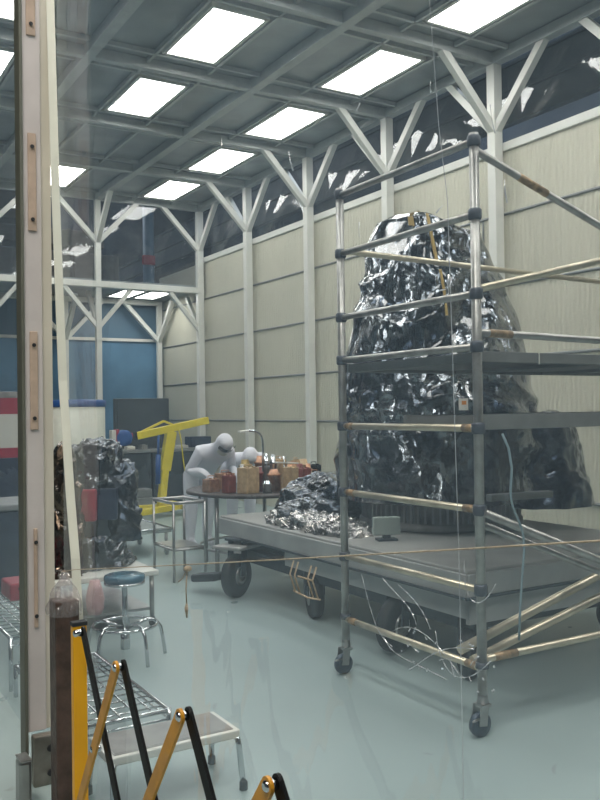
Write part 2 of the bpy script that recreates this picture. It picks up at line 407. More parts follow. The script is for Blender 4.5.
# ------------------------------------------------------------ foreground: post, curtain, barrier
p = struct(MB().bb(.885, .965, 3.80, 3.88, .22, 5.5, .003).build('trim_1_post', M['dirtywhite'])); p.name = 'trim_2'
origin(p, (.925, 3.87, .22))
MB().bb(.965, 1.01, 3.81, 3.88, .22, 5.5, .002).build('side_board', M['cream'], p)
MB().bb(.872, .886, 3.79, 3.88, 0.05, 5.5, .002).build('rubber_edge', M['greenedge'], p)
for z0, z1, ww in ((3.26, 3.9, .04), (2.4, 2.83, .036), (1.53, 1.96, .034), (.67, 1.1, .016)):
    s_ = MB().bb(.925-ww/2, .925+ww/2, 3.792, 3.802, z0, z1, .003).build('wood_strip', M['tanwood'], p)
    for z in (z0+.05, z1-.06 if z1 < 3.5 else z0+.4): MB().lathe([(.008, 0), (.009, .004), (.004, .006)], (.925, 3.785, z), 10, 'Y').build('screw', M['rubber'], s_)
b_ = MB().bb(.895, 1.04, 3.74, 3.79, 0, .215, .006).build('bracket', M['platesteel'], p)
for z in (.055, .16): MB().lathe([(.014, 0), (.016, .006), (.008, .012)], (.965, 3.728, z), 12, 'Y').build('bolt', M['rubber'], b_)
o = MB().bb(.79, .84, 3.54, 3.62, 0, .20, .012).box((.815, 3.58, .203), (.045, .10, .006)).build('door_stop', M['steel']); origin(o, (.83, 3.58, 0)); tag(o, 'small steel block on the floor at the foot of the white post', 'door stop')

w1 = sheet('window_1', lambda u, v: V((1.03+wav(u*5, v*3, 1.5, .012), -1+u*4.75, .015+v*5.48)), 110, 60, M['film'])
sheet('window_4', lambda u, v: V((1.03+wav(u*11+9, v*3, 1.2, .012), 3.95+u*11.0, .015+v*5.48)), 90, 30, M['film'])
# creases in the curtain: hanging swags of slack film, coloured pale for their highlights
def crease_glint(pts, r=.0012):
    MB().tube([(.998, y, z) for i, (y, z) in enumerate(pts)], [r*(.15+.85*abs(math.sin(i*.9+pts[0][1]*40))**2) for i in range(len(pts))], 6).build('crease_glint', M['crease_glint'], w1)
def curve2(a, b, c, d, n=22): return [(q.x, q.y) for q in bez((*a, 0), (*b, 0), (*c, 0), (*d, 0), n)]
crease_glint(curve2((1.43, 1.265), (1.40, 1.20), (1.385, 1.15), (1.33, 1.142)))
crease_glint(curve2((1.36, 1.27), (1.31, 1.24), (1.27, 1.235), (1.255, 1.20)))
crease_glint(curve2((1.31, 1.265), (1.27, 1.25), (1.235, 1.235), (1.215, 1.20)))
crease_glint(curve2((1.12, 1.34), (1.13, 1.27), (1.09, 1.24), (1.045, 1.31)))
crease_glint(curve2((1.36, 1.16), (1.34, 1.12), (1.28, 1.13), (1.17, 1.12)))
crease_glint(curve2((1.33, 1.17), (1.27, 1.21), (1.20, 1.19), (1.13, 1.13)))
crease_glint(curve2((1.28, 1.11), (1.24, 1.13), (1.2, 1.18), (1.10, 1.19)))
crease_glint(curve2((1.20, 1.20), (1.19, 1.13), (1.14, 1.10), (1.06, 1.18)))
for (y, z, dy, dz) in ((1.155, 1.81, .02, .0), (1.15, 1.80, 0, .035), (1.16, 1.96, .02, -.01), (1.43, 2.2, -.02, .02), (1.41, 2.17, -.02, .005), (1.19, 2.17, 0, .02), (1.04, 2.1, -.01, -.05), (1.01, 1.97, -.005, -.04), (1.5, 1.96, 0, .05), (1.42, 1.95, 0, .03), (2.05, 2.25, 0, .08), (1.7, 2.2, -.02, -.05), (1.25, 1.15, .03, .01), (1.19, 1.15, -.03, .01), (1.15, 1.13, .01, .03), (1.11, 1.16, -.02, .02)):
    crease_glint([(y, z), (y+dy*.5+.002, z+dz*.5), (y+dy, z+dz)], .0018)
rc = random.Random(5)
for i in range(22):  # tiny pale dots put in for glints of light on the film
    y, z = rc.uniform(1.05, 1.33), rc.uniform(1.115, 1.20); an = rc.uniform(-.9, .9); l_ = rc.uniform(.001, .005)
    crease_glint(curve2((y, z), (y+l_*.4, z+l_*.5*an), (y+l_*.8, z+l_*an), (y+l_, z+l_*an*1.6), 6), .0020)
(MB().tube([(.99, 1.18, 2.9), (.99, 1.18, 2.33), (.985, 1.155, 2.1), (.99, 1.14, 1.96), (.99, 1.125, 1.34), (.99, 1.12, .2)], .0007, 6).build('seam_cord', M['crease_glint'], w1))
pts = [(.99, .985, 1.52), (.99, .99, 1.42), (.99, .975, 1.37), (.99, .98, 1.32), (.99, .995, 1.22), (.99, .985, 1.17)]
# pale taped strip beside the post
st = MB()
prev = None
P_ = [(1.015, 3.85, 3.95), (1.015, 3.81, 3.45), (1.015, 3.75, 2.54), (1.015, 3.67, 1.74), (1.012, 3.56, 1.25), (1.01, 3.49, 1.0), (1.01, 3.44, .68), (1.01, 3.42, .1)]
for a, b in zip(P_[:-1], P_[1:]): st.bar(a, b, .036, .006, (0, -.9, .1))
st = st.build('strip', M['offwhite']); origin(st, (1.01, 3.42, .1)); st.name = 'edge_strip'; tag(st, 'long pale taped strip hanging slantwise just right of the white post', 'strip')

t = thing('wooden_post', (.96, 3.42, 0), 'short dark brown post with a plastic bag tied over its top', 'post')
MB().bb(.895, .99, 3.37, 3.47, 0, .86, .008).build('shaft', M['rustwood'], t)
def bagf(u, v):
    a = 2*PI*u; r = .066*(1-.82*v**2.6)*(1+.06*math.sin(7*a)+.12*noise.noise(V((math.cos(a)*3, math.sin(a)*3, v*4))))
    return V((.945+r*math.cos(a), 3.42+r*math.sin(a), .80+.145*v))
b = MB(); b.grid(bagf, 36, 14, True); b.lathe([(.018, .94), (.022, .955), (.012, .965)], (.945, 3.42, 0), 12); b.build('plastic_bag', M['bag'], t)

# expanding barrier
t = thing('expanding_barrier', (.84, 2.9, 0), 'yellow and black expanding scissor barrier in the foreground', 'barrier')
MB().bb(.80, .846, 2.80, 2.83, 0, .905, .003).build('end_post', M['yellow'], t)
MB().bb(.798, .848, 2.798, 2.832, .898, .912, .002).build('post_cap', M['rubber'], t)
def arm2(a, b, x, m):
    a = V((x, *a)); b = V((x, *b)); d = (b-a).normalized(); n = V((1, 0, 0)).cross(d)
    mb = MB()
    w = .019; ring = []
    # rounded bar outline
    pr = []
    for i in range(9): an = PI/2+PI*i/8; pr.append(a+(n*math.sin(an)+d*math.cos(an)*1.)*w)
    for i in range(9): an = -PI/2+PI*i/8; pr.append(b+(n*math.sin(an)+d*math.cos(an))*w)
    f1 = [mb.bm.verts.new(q-V((.004, 0, 0))) for q in pr]; f2 = [mb.bm.verts.new(q+V((.004, 0, 0))) for q in pr]
    mb.bm.faces.new(f1); mb.bm.faces.new(f2[::-1])
    for i in range(len(pr)): j = (i+1) % len(pr); mb.bm.faces.new((f1[i], f1[j], f2[j], f2[i]))
    o = mb.build('slat', m, t)
    return o
T = [(2.735, .893), (2.35, .88), (1.89, .88), (1.46, .875), (1.02, .87), (.6, .87)]
for i, q in enumerate(T):
    bl = arm2(q, (q[0]-.62, .08), .815, M['black'])
    if i: yl = arm2(q, (q[0]+.62 if i > 1 else 2.83, .08 if i > 1 else .2), .792, M['ochre'])
    else: yl = bl
    MB().lathe([(.007, 0), (.012, .004), (.012, .03), (.007, .034)], (.782, q[0], q[1]), 12, 'X').build('rivet', M['chrome'], yl)
    if i: MB().lathe([(.006, 0), (.010, .004), (.010, .03), (.006, .034)], (.784, q[0]+.225, .575), 12, 'X').build('rivet', M['chrome'], yl)

# twine with knots
def twine(a, b, n=40, sag=.01):
    return [V(a).lerp(V(b), i/n)-V((0, 0, sag*4*(i/n)*(1-i/n))) for i in range(n+1)]
tw = MB().tube([(.95, 3.49, .955)]+twine((.965, 3.35, .985), (.965, .45, 1.475), 40, .004), .0016, 8)
tw.lathe([(.004, -.008), (.011, -.004), (.011, .004), (.004, .008)], (.965, 2.235, 1.158), 12)
o = tw.build('twine', M['rope']); origin(o, (.965, 2, 1.17)); tag(o, 'thin tan twine stretched across the curtain from the brown post', 'twine')
MB().tube([(.963, 2.235, 1.155), (.961, 2.24, 1.10), (.961, 2.237, 1.06)], .002, 6).tube([(.961, 2.237, 1.06), (.961, 2.239, 1.045), (.961, 2.236, 1.02)], [.003, .006, .002], 8).tube([(.963, 2.235, 1.155), (.963, 2.27, 1.125), (.963, 2.30, 1.11)], .0015, 6).build('tassel', M['rope'], o)
m_ = MB()
for yy in (1.625, 1.55):
    for k in (0, .02): m_.tube([(.965, yy+k, 1.265), (.961, yy+k+.01, 1.235), (.961, yy-.012+k, 1.20)], .0018, 6)
m_.tube([(.961, 1.64, 1.20), (.961, 1.58, 1.195), (.961, 1.53, 1.20)], .002, 6).tube([(.961, 1.62, 1.235), (.961, 1.56, 1.235)], .002, 6)
m_.build('knot', M['rope'], o)

# ------------------------------------------------------------ scaffold
t = thing('scaffold_tower', (2.9, 3.14, 0), 'tall rolling tube scaffold tower standing in front of the foil-covered craft', 'scaffold')
SX0, SX1, SY0, SY1 = 2.9, 5.45, 3.14, 4.33
ZR = [2.91, 2.55, 2.16, 1.90, 1.50, 1.10, .71, .33]
for (x, y, h) in ((SX0, SY0, 2.95), (SX0, SY1, 2.95), (SX1, SY0, 2.95), (SX1, SY1, 2.95)):
    po = MB().tube([(x, y, .2), (x, y, h)], .024, 14).build('post', M['galv'], t)
    for z in ZR[:-1]: MB().lathe([(.028, -.028), (.034, -.02), (.034, .02), (.028, .028)], (x, y, z), 14).build('collar', M['collar'], po)
    MB().tube([(x, y, .33), (x, y, .36)], .032, 14).build('collar', M['collar'], po)
    c_ = MB()
    c_.tube([(x, y, .16), (x, y, .22)], [.03, .022], 12)
    for s in (-1, 1): c_.bar((x-.012+s*0, y+s*.028, .155), (x-.025, y+s*.028, .06), .05, .006, (0, 1, 0))
    c_.bb(x-.03, x+.03, y-.032, y+.032, .145, .162, .004)
    c_ = c_.build('caster', M['steel'], t)
    MB().lathe([(.035, -.018), (.058, -.016), (.062, 0), (.058, .016), (.035, .018)], (x-.02, y, .062), 24, 'Y').build('wheel', M['bluewheel'], c_)
    MB().tube([(x-.05, y-.03, .10), (x-.11, y-.05, .105)], .006, 6).build('brake_lever', M['steel'], c_)
def rung(a, b, r=.019, stain=True, name='rung', m='rung'):
    a = V(a); b = V(b)
    o = MB().tube([a, b], r, 12).build(name, M[m], t)
    if stain:
        for f0, f1 in ((.03, .09), (.90, .96)):
            MB().tube([a.lerp(b, f0), a.lerp(b, f1)], r+.0015, 12).build('rust_band', M['rusttape'], o)
    return o
for i, z in enumerate(ZR):
    for x in (SX0, SX1): rung((x, SY0, z), (x, SY1, z), stain=(i in (4, 5, 7)) and x == SX0, m='galv' if i < 4 else 'rung')
rung((SX0, SY1, 2.57), (SX1, SY1, 2.53), stain=False, name='long_rail')
rung((SX0, SY0, 1.97), (SX1, SY0, 1.93), stain=True, name='long_rail', m='galv')
rung((SX0, SY0, .37), (SX1, SY0, .37), stain=True, name='long_rail')
rung((SX0, SY0, 2.87), (SX1, SY0, 2.06), stain=False, name='diagonal_brace', m='galv')
MB().tube([(3.2, SY0, 2.775), (3.4, SY0, 2.711)], .0205, 12).build('rust_band', M['rusttape'], t)
rung((SX0, SY0, 2.18), (SX1, SY0, 2.78), stain=False, name='diagonal_brace')
rung((SX0, SY0-.03, 1.09), (SX1, SY0-.03, .12), .021, False, 'diagonal_brace', 'galv')
rung((SX0, SY0+.03, 1.04), (SX1, SY0+.03, .06), .018, False, 'diagonal_brace', 'galv')
rung((SX0, 3.30, .38), (SX1, SY0+.08, 1.07), .024, False, 'diagonal_brace')
rung((SX0, 3.21, .35), (SX1, SY0+.05, .90), .022, False, 'diagonal_brace')
for (z0, z1, ya, yb) in ((1.825, 1.88, SY0+.03, SY1-.03), (1.49, 1.565, SY0+.03, SY0+.60)):
    d_ = MB().bb(SX0+.03, SX1-.03, ya, yb, z0+.02, z1-.005)
    d_.bb(SX0+.02, SX1-.02, ya-.02, ya, z0, z1, .004).bb(SX0+.02, SX1-.02, yb, yb+.02, z0, z1, .004)
    if z0 > 1.6:
        for xx in (SX0+.05, SX0+.9, SX0+1.7): d_.bb(xx-.02, xx+.02, ya, yb, z0, z0+.03)
    d_.build('deck_board', M['deck'], t)
MB().bb(3.33, 3.336, SY0+.005, SY0+.009, 1.82, 1.88).build('tape_mark', M['paper'], t)

# ------------------------------------------------------------ dolly platform and its wheels
DX0, DX1, DY0, DY1 = 3.35, 5.3, 3.74, 7.02
t = thing('transport_dolly', (4.3, 5.4, 0), 'large grey wheeled platform that carries the foil-covered craft', 'dolly')
MB().bb(DX0, DX1, DY0, DY1, .62, .66, .01).build('platform', M['dollytop'], t)
f = MB().bb(DX0-.015, DX0+.03, DY0, DY1, .50, .64, .006).bb(DX0, DX1, DY0-.015, DY0+.03, .50, .64, .006).bb(DX0, DX1, DY1-.03, DY1+.015, .5, .64, .006).bb(DX1-.03, DX1+.015, DY0, DY1, .5, .64, .006)
f.build('frame', M['dollyside'], t)
MB().bb(DX0-.028, DX0-.014, DY0, 6.6, .495, .51).bb(DX0-.028, DX1, DY0-.028, DY0-.014, .495, .512).build('dark_edge', M['darkpanel'], t)
MB().bb(DX0+.03, DX0+.05, DY0+.02, 5.9, .37, .50).bb(DX0+.03, DX1-.1, DY0+.02, DY0+.05, .34, .50).build('skirt_panel', M['dollyside'], t)
MB().bb(DX0+.1, DX0+.2, DY0+.05, 6.8, .28, .38).bb(DX1-.4, DX1-.3, DY0+.05, 6.8, .28, .38).bb(DX0+.1, DX1-.3, 6.7, 6.8, .28, .5).bb(DX0+.1, DX1-.3, DY0+.1, DY0+.2, .28, .5).build('chassis', M['darkpanel'], t)
def bigwheel(x, y, r, rot, dark=True):
    w_ = MB().lathe([(r*.45, -.045), (r*.9, -.045), (r, -.03), (r, .03), (r*.9, .045), (r*.45, .045)], (0, 0, r), 28, 'X')
    w_ = w_.build('wheel', M['rubber'], None); w_.location = (x, y, 0); w_.rotation_euler = (0, 0, rot)
    bpy.context.view_layer.update(); me = w_.data; me.transform(Matrix.Translation((x, y, 0)) @ Matrix.Rotation(rot, 4, 'Z') @ Matrix.Identity(4)); w_.location = (0, 0, 0); w_.rotation_euler = (0, 0, 0)
    me.transform(Matrix.Translation(-V(t.location))); w_.parent = t
    h = MB().lathe([(r*.44, -.05), (r*.2, -.055), (r*.2, .055), (r*.44, .05)], (0, 0, r), 20, 'X').build('hub', M['steel'], None)
    h.data.transform(Matrix.Translation(-V(t.location)) @ Matrix.Translation((x, y, 0)) @ Matrix.Rotation(rot, 4, 'Z')); h.parent = w_
    fk = MB()
    for s in (-1, 1): fk.bar((s*.07, 0, r), (s*.07, .03, .50 if r < .2 else .5), .07, .012, (1, 0, 0))
    fk.bb(-.085, .085, -.05, .1, .485, .505)
    fk = fk.build('fork', M['darkpanel'], None)
    fk.data.transform(Matrix.Translation(-V(t.location)) @ Matrix.Translation((x, y, 0)) @ Matrix.Rotation(rot, 4, 'Z')); fk.parent = w_
bigwheel(3.31, 6.62, .185, math.radians(-62)); bigwheel(3.48, 5.62, .17, math.radians(-20)); bigwheel(3.43, 4.52, .18, math.radians(-75)); bigwheel(3.48, 3.86, .15, math.radians(-60)); bigwheel(4.9, 6.4, .17, 0); bigwheel(4.95, 3.98, .15, .3)
MB().bar((3.22, 6.78, .16), (3.12, 7.05, .12), .14, .07, (0, 0, 1), .02).build('tow_foot', M['rubber'], t)
# two fenders for the left wheel
MB().box((3.31, 6.60, .44), (.34, .30, .03), (0, 0, .5), .01).build('wheel_guard', M['drum'], t)

# ------------------------------------------------------------ foil covered craft
t = thing('foil_wrapped_spacecraft', (4.6, 5.45, .66), 'tall tapering craft wrapped in crinkled silver-blue foil on the wheeled platform', 'spacecraft')
CX, CY = 4.6, 5.45
PR = [(.88, .80), (1.05, .83), (1.3, .84), (1.6, .81), (1.94, .75), (2.27, .665), (2.6, .575), (2.85, .50), (3.0, .45), (3.08, .42), (3.12, .34), (3.145, .16), (3.15, .01)]
def prof(z):
    for (a, ra), (b, rb) in zip(PR[:-1], PR[1:]):
        if z <= b: return ra+(rb-ra)*(z-a)/(b-a)
    return .01
def ridg(v, o=3):
    s = 0; a = 1.
    for i in range(o): s += a*(1-abs(noise.noise(v*(2.1**i)))*2.2); a *= .5
    return s
def coverf(u, v):
    a = 2*PI*u
    k = v*(len(PR)-1); i = min(int(k), len(PR)-2); f = k-i
    z = PR[i][0]+(PR[i+1][0]-PR[i][0])*f; r = PR[i][1]+(PR[i+1][1]-PR[i][1])*f
    c, s = math.cos(a), math.sin(a)
    e = 2.+1.5*min(1, max(0, (z-2.)/1.))
    sq = (abs(c)**e+abs(s)**e)**(-1/e)
    r *= sq/(1+.13*(e-2)/1.5)
    q = V((c*r*1.1, s*r*1.1, z))
    am = min(1, r/.3)
    wv = V((noise.noise(q*1.3), noise.noise(q*1.3+V((7, 7, 7))), noise.noise(q*1.3+V((3, 9, 1)))))*.5
    swag = 1-abs(noise.noise(V((q.x*1.2, q.y*1.2, q.z*2.6))+wv*1.6)*2.4)
    fold = math.sin(8*a+4*noise.noise(V((c, s, z*.7))))*max(0, min(1, (2.2-z)/1.0))
    d = am*(.04*(swag-.6)+.016*fold+.022*noise.noise(q*3.2+wv*3))
    zz = z+(.04*noise.noise(q*2.5) if z > 2.8 else 0)+.07*max(0, min(1, (z-2.85)/.2))*(-.8*c+.35*s)*min(1, r/.3)
    ln = -.05*max(0, z-1.5)
    return V((CX+c*(r+d)+ln*.857, CY+s*(r+d)-ln*.515, zz))
b = MB(); b.grid(coverf, 230, 170, True); cover = b.build('foil_cover', M['foil'], t)
# gold tape running down the front
def on_cover(ang, z, off=.012):
    best = None
    u = ang/(2*PI)
    lo = 0.
    for j in range(200):
        q = coverf(u, j/199)
        if best is None or abs(q.z-z) < abs(best.z-z): best = q
    d = V((math.cos(ang), math.sin(ang), 0)); return best+d*off
def strap(a0, pts, wdt, m, name):
    b = MB()
    fs = [on_cover(a, z, .012) for a, z in pts]
    for p0, p1 in zip(fs[:-1], fs[1:]): b.bar(p0, p1, wdt, .008, (math.cos(a0), math.sin(a0), 0))
    return b.build(name, m, t)
fa = math.radians(252)   # faces the camera side
strap(fa, [(fa-.35, 3.12), (fa-.33, 3.0), (fa-.30, 2.85), (fa-.27, 2.7)], .026, M['gold'], 'gold_tape')
strap(fa, [(fa-.24, 2.66), (fa-.22, 2.5), (fa-.22, 2.3)], .02, M['gold'], 'gold_tape')
strap(fa, [(fa-.62, 3.2), (fa-.66, 3.1), (fa-.62, 3.02)], .06, M['gold'], 'gold_tape')
q = on_cover(fa-.17, 1.62, .035); MB().box(q, (.07, .012, .085), (0, 0, fa-PI*1.5)).build('tag', M['paper'], t)
q2 = q+V((-.002, -.009, .012)); MB().box(q2, (.034, .004, .028), (0, 0, fa-PI*1.5)).build('tag_mark', M['orange'], t)
# translucent skirt round the lower right: side equipment under dark film
def lump(c, rx, ry, h, seed, amp=.08, nseg=70, pw=1.5, rot=0., s=3.):
    c = V(c); cr, sr = math.cos(rot), math.sin(rot)
    def f(u, v):
        a = 2*PI*u; r = math.cos(v*PI/2)**(1/pw) if v < 1 else 0
        z = h*math.sin(v*PI/2)
        x = rx*r*math.cos(a); y = ry*r*math.sin(a)
        q = V((x*s, y*s, z*s))+V((seed, seed*2.3, 0))
        d = amp*(ridg(q*.8, 4)-1.)*.5
        x, y = x*(1+d/max(rx, .1)), y*(1+d/max(ry, .1)); z = max(0, z*(1+.5*d/max(h, .1))) + (d*.6*r if v > .05 else 0)
        return c+V((x*cr-y*sr, x*sr+y*cr, max(z, 0)))
    b = MB(); b.grid(f, nseg, nseg//2, True); return b
lump((5.20, 4.95, .82), .42, .42, .76, 3.3, .09, 110, 1.5, -.5).build('side_cover', M['foildark'], t)
MB().bar((4.32, 4.58, .95), (4.88, 4.52, .95), .07, .05, (0, 0, 1), .006).build('cross_beam', M['greybox'], t)
# ribbed base drum
d_ = MB().lathe([(.60, .66), (.66, .67), (.66, .72), (.61, .73), (.61, .90), (.66, .91), (.66, .93), (.5, .94)], (CX, CY, 0), 64).build('base_drum', M['drum'], t)
rb = MB()
for k_ in range(72):
    a = 2*PI*k_/72; rb.box((CX+.62*math.cos(a), CY+.62*math.sin(a), .815), (.05, .016, .17), (0, 0, a))
rb.build('rib', M['dollyside'], d_)['kind'] = 'stuff'
# foil blankets spilling on the left of the platform
o = lump((4.20, 6.42, .655), .42, .54, .38, 8.1, .10, 120, 1.15, .75).build('foil_blanket', M['foildark']); origin(o, (4.06, 6.52, .66)); tag(o, 'mound of dark blue foil blanket left of the craft on the platform', 'foil blanket')
o = lump((3.64, 5.85, .655), .26, .72, .10, 5.2, .10, 150, 1.8, -.05, 8).build('foil_blanket', M['foilsilver']); origin(o, (3.67, 5.95, .66)); tag(o, 'flat crumpled bright silver foil spread on the platform edge', 'foil blanket')
o = lump((3.80, 6.28, .655), .42, .15, .19, 11.2, .07, 110, 1.5, .5, 8).build('foil_blanket', M['foil']); origin(o, (3.74, 6.30, .66)); tag(o, 'glittering foil ridge between the dark mound and the flat silver foil', 'foil blanket')
# pale box on a little stand
t2 = thing('monitor_box', (3.67, 4.94, .66), 'small pale green-grey box on a short stand in front of the foil', 'box')
MB().box((3.67, 4.94, .765), (.20, .05, .13), (0, 0, -.35), .008).build('casing', mat('pale_green_grey', (.36, .42, .39), .45), t2)
MB().box((3.67, 4.94, .69), (.05, .04, .04), (0, 0, -.35)).box((3.67, 4.94, .668), (.14, .1, .015), (0, 0, -.35)).build('stand', M['darkpanel'], t2)
# hose hanging at the scaffold
hp = bez((3.22, 3.10, 1.42), (3.10, 3.08, 1.25), (3.02, 3.08, 1.20), (3.08, 3.08, 1.06), 10)+bez((3.08, 3.08, 1.06), (3.16, 3.08, .95), (3.06, 3.08, .80), (3.08, 3.08, .40), 10)[1:]
hp = [V((3.02, 3.10, 1.47)), V((3.05, 3.09, 1.4)), V((3.06, 3.08, 1.3))]+bez((3.05, 3.08, 1.2), (3.04, 3.08, 1.05), (3.16, 3.08, 1.05), (3.13, 3.08, .85), 12)+[V((3.10, 3.08, .6)), V((3.09, 3.08, .45))]
o = MB().tube(hp, .006, 8).build('air_hose', M['hose']); origin(o, (3.09, 3.08, .45)); tag(o, 'thin pale blue hose hanging beside the near scaffold post', 'hose')

# ------------------------------------------------------------ round table with hardware
TX, TY, TZ = 4.2, 7.86, .80
t = thing('round_work_table', (TX, TY, 0), 'round dark-topped steel work table crowded with copper hardware', 'table')
MB().lathe([(.70, TZ-.045), (.75, TZ-.035), (.75, TZ-.01), (.73, TZ)], (TX, TY, 0), 48).build('tabletop', mat('dark_table_top', (.06, .045, .04), .4), t)
for k_ in range(5):
    a = math.radians(200+72*k_); MB().tube([(TX+.62*math.cos(a), TY+.62*math.sin(a), .0), (TX+.62*math.cos(a), TY+.62*math.sin(a), TZ-.04)], .022, 10).build('leg', M['steel'], t)
MB().tube([(TX+.62*math.cos(q*PI/20), TY+.62*math.sin(q*PI/20), .22) for q in range(40)], .014, 8, closed=True).build('foot_ring', M['steel'], t)
def at_t(a, r): return TX+r*math.cos(math.radians(a)), TY+r*math.sin(math.radians(a))
def hw(kind, pos, size, m, label, cap=None, z=TZ):
    x, y = pos; w_, d_, h_ = size
    if kind == 'box':
        o = MB().box((x, y, z+h_/2), (w_, d_, h_), (0, 0, .3), .006)
        for s in (-1, 1): o.box((x+s*w_*.2, y-d_*.35, z+h_+.006), (w_*.15, d_*.2, .012), (0, 0, .3))
        o.tube([(x-w_*.25, y, z+h_), (x-w_*.25, y, z+h_+.03), (x+w_*.25, y, z+h_+.03), (x+w_*.25, y, z+h_)], .005, 6)
    else:
        o = MB().lathe([(w_*.5, 0), (w_*.5, h_*.7), (w_*.56, h_*.72), (w_*.56, h_*.78), (w_*.4, h_*.8), (w_*.3, h_)], (x, y, z), 20)
    nm = {'box': 'hardware_block', 'can': 'hardware_canister'}[kind]
    o = o.build(nm, m); origin(o, (x, y, z)); tag(o, label, 'hardware', 'hardware on the round table'); return o
hw('box', at_t(190, .60), (.13, .12, .13), M['copper'], 'copper block at the far left edge of the round table')
hw('box', at_t(212, .58), (.10, .10, .17), M['brick'], 'dark red block left on the table beside a big tan block')
hw('box', at_t(232, .58), (.17, .14, .25), M['tan'], 'large tan block on the left front of the round table')
hw('can', at_t(250, .60), (.09, .09, .12), M['chrome'], 'shiny small canister at the front of the round table')
hw('can', at_t(262, .45), (.13, .13, .22), M['copper'], 'copper canister near the middle front of the table')
hw('box', at_t(275, .58), (.11, .12, .24), M['tan'], 'tall tan block at front centre beside the lamp arm')
hw('box', at_t(292, .58), (.12, .12, .22), M['brick'], 'dark red block at front right of the round table')
hw('can', at_t(308, .60), (.11, .11, .17), M['gold'], 'gold canister right of the dark red block')
hw('box', at_t(325, .58), (.14, .12, .15), M['copper'], 'copper block on the right front of the table')
hw('box', at_t(345, .60), (.12, .12, .22), M['black'], 'small black block on the right of the table')
hw('can', at_t(8, .60), (.13, .13, .27), M['tan'], 'tan canister at the right end of the table')
hw('can', at_t(30, .5), (.12, .12, .30), M['steel'], 'tall grey canister at the back right of the table')
hw('can', at_t(340, .35), (.12, .12, .26), M['copper'], 'copper canister standing behind the black block')
hw('box', at_t(0, .1), (.16, .14, .22), M['steel'], 'grey block at the centre of the round table')
hw('can', at_t(90, .3), (.13, .13, .28), M['gold'], 'gold canister toward the back of the table')
hw('box', at_t(160, .35), (.16, .14, .16), M['copper'], 'low copper block before the leaning worker')
hw('can', at_t(60, .6), (.12, .12, .3), M['copper'], 'tall copper canister at the far back edge of the table')
hw('box', at_t(300, .25), (.12, .1, .30), M['tan'], 'tall tan block in the middle of the table')
for i_, (a_, r_, k_, m_, w_, h_, lb) in enumerate(((221, .45, 'can', 'steel', .07, .27, 'thin grey canister behind the dark red block'), (243, .40, 'can', 'brick', .08, .24, 'dark red canister behind the large tan block'), (272, .30, 'can', 'chrome', .07, .36, 'slim chrome canister beside the lamp stem'),
        (318, .44, 'can', 'brick', .09, .25, 'dark red canister behind the gold canister'), (335, .52, 'can', 'copper', .08, .24, 'slim copper canister beside the black block'), (352, .42, 'box', 'tan', .07, .27, 'narrow tan block behind the black block'), (18, .66, 'box', 'brick', .09, .22, 'narrow dark red block at the right rim of the table'), (45, .3, 'can', 'chrome', .08, .34, 'bright canister near the back right of the table'))):
    hw(k_, at_t(a_, r_), (w_, w_, h_), M[m_], lb)
t = thing('gooseneck_lamp', (*at_t(255, .22), TZ), 'white gooseneck lamp arching over the table hardware', 'lamp')
lx, ly = at_t(255, .22)
MB().lathe([(.06, TZ), (.06, TZ+.015), (.02, TZ+.03)], (lx, ly, 0), 20).build('base', M['chrome'], t)
MB().tube([(lx, ly, TZ+.02), (lx, ly, TZ+.45)]+bez((lx, ly, TZ+.45), (lx, ly, TZ+.60), (lx-.08, ly, TZ+.60), (lx-.17, ly+.02, TZ+.60), 8)[1:], .012, 10).build('arm', M['chrome'], t)
MB().bar((lx-.16, ly+.02, TZ+.60), (lx-.26, ly+.03, TZ+.59), .06, .02, (0, 0, 1), .006).build('lamp_head', M['white'], t)
t = thing('clamp_stand', (*at_t(285, .38), TZ), 'slim chrome clamp stand with a flat white arm beside the lamp', 'stand')
lx, ly = at_t(285, .38)
MB().tube([(lx, ly, TZ), (lx, ly, TZ+.34)], .008, 8).build('rod', M['chrome'], t)
MB().bar((lx-.10, ly, TZ+.28), (lx+.16, ly, TZ+.26), .05, .014, (0, 0, 1), .004).build('flat_arm', M['white'], t)

# ------------------------------------------------------------ people in clean-room suits
def skinned(name, nodes, edges, m, parent=None, root=0, sub=2):
    me = bpy.data.meshes.new(name); me.from_pydata([n[:3] for n in nodes], edges, []); me.update()
    o = bpy.data.objects.new(name, me); C.objects.link(o)
    o.modifiers.new('skin', 'SKIN'); s = o.modifiers.new('sub', 'SUBSURF'); s.levels = sub; s.render_levels = sub
    for i, n in enumerate(nodes):
        sv = me.skin_vertices[0].data[i]; r = n[3]; sv.radius = r if isinstance(r, tuple) else (r, r); sv.use_root = (i == root)
    bpy.context.view_layer.update()
    dg = bpy.context.evaluated_depsgraph_get(); ev = bpy.data.meshes.new_from_object(o.evaluated_get(dg))
    for p_ in ev.polygons: p_.use_smooth = True
    bpy.data.objects.remove(o); n_ = bpy.data.objects.new(name, ev); C.objects.link(n_); ev.materials.clear(); ev.materials.append(m)
    if parent: n_.parent = parent; ev.transform(Matrix.Translation(-V(parent.location)))
    return n_
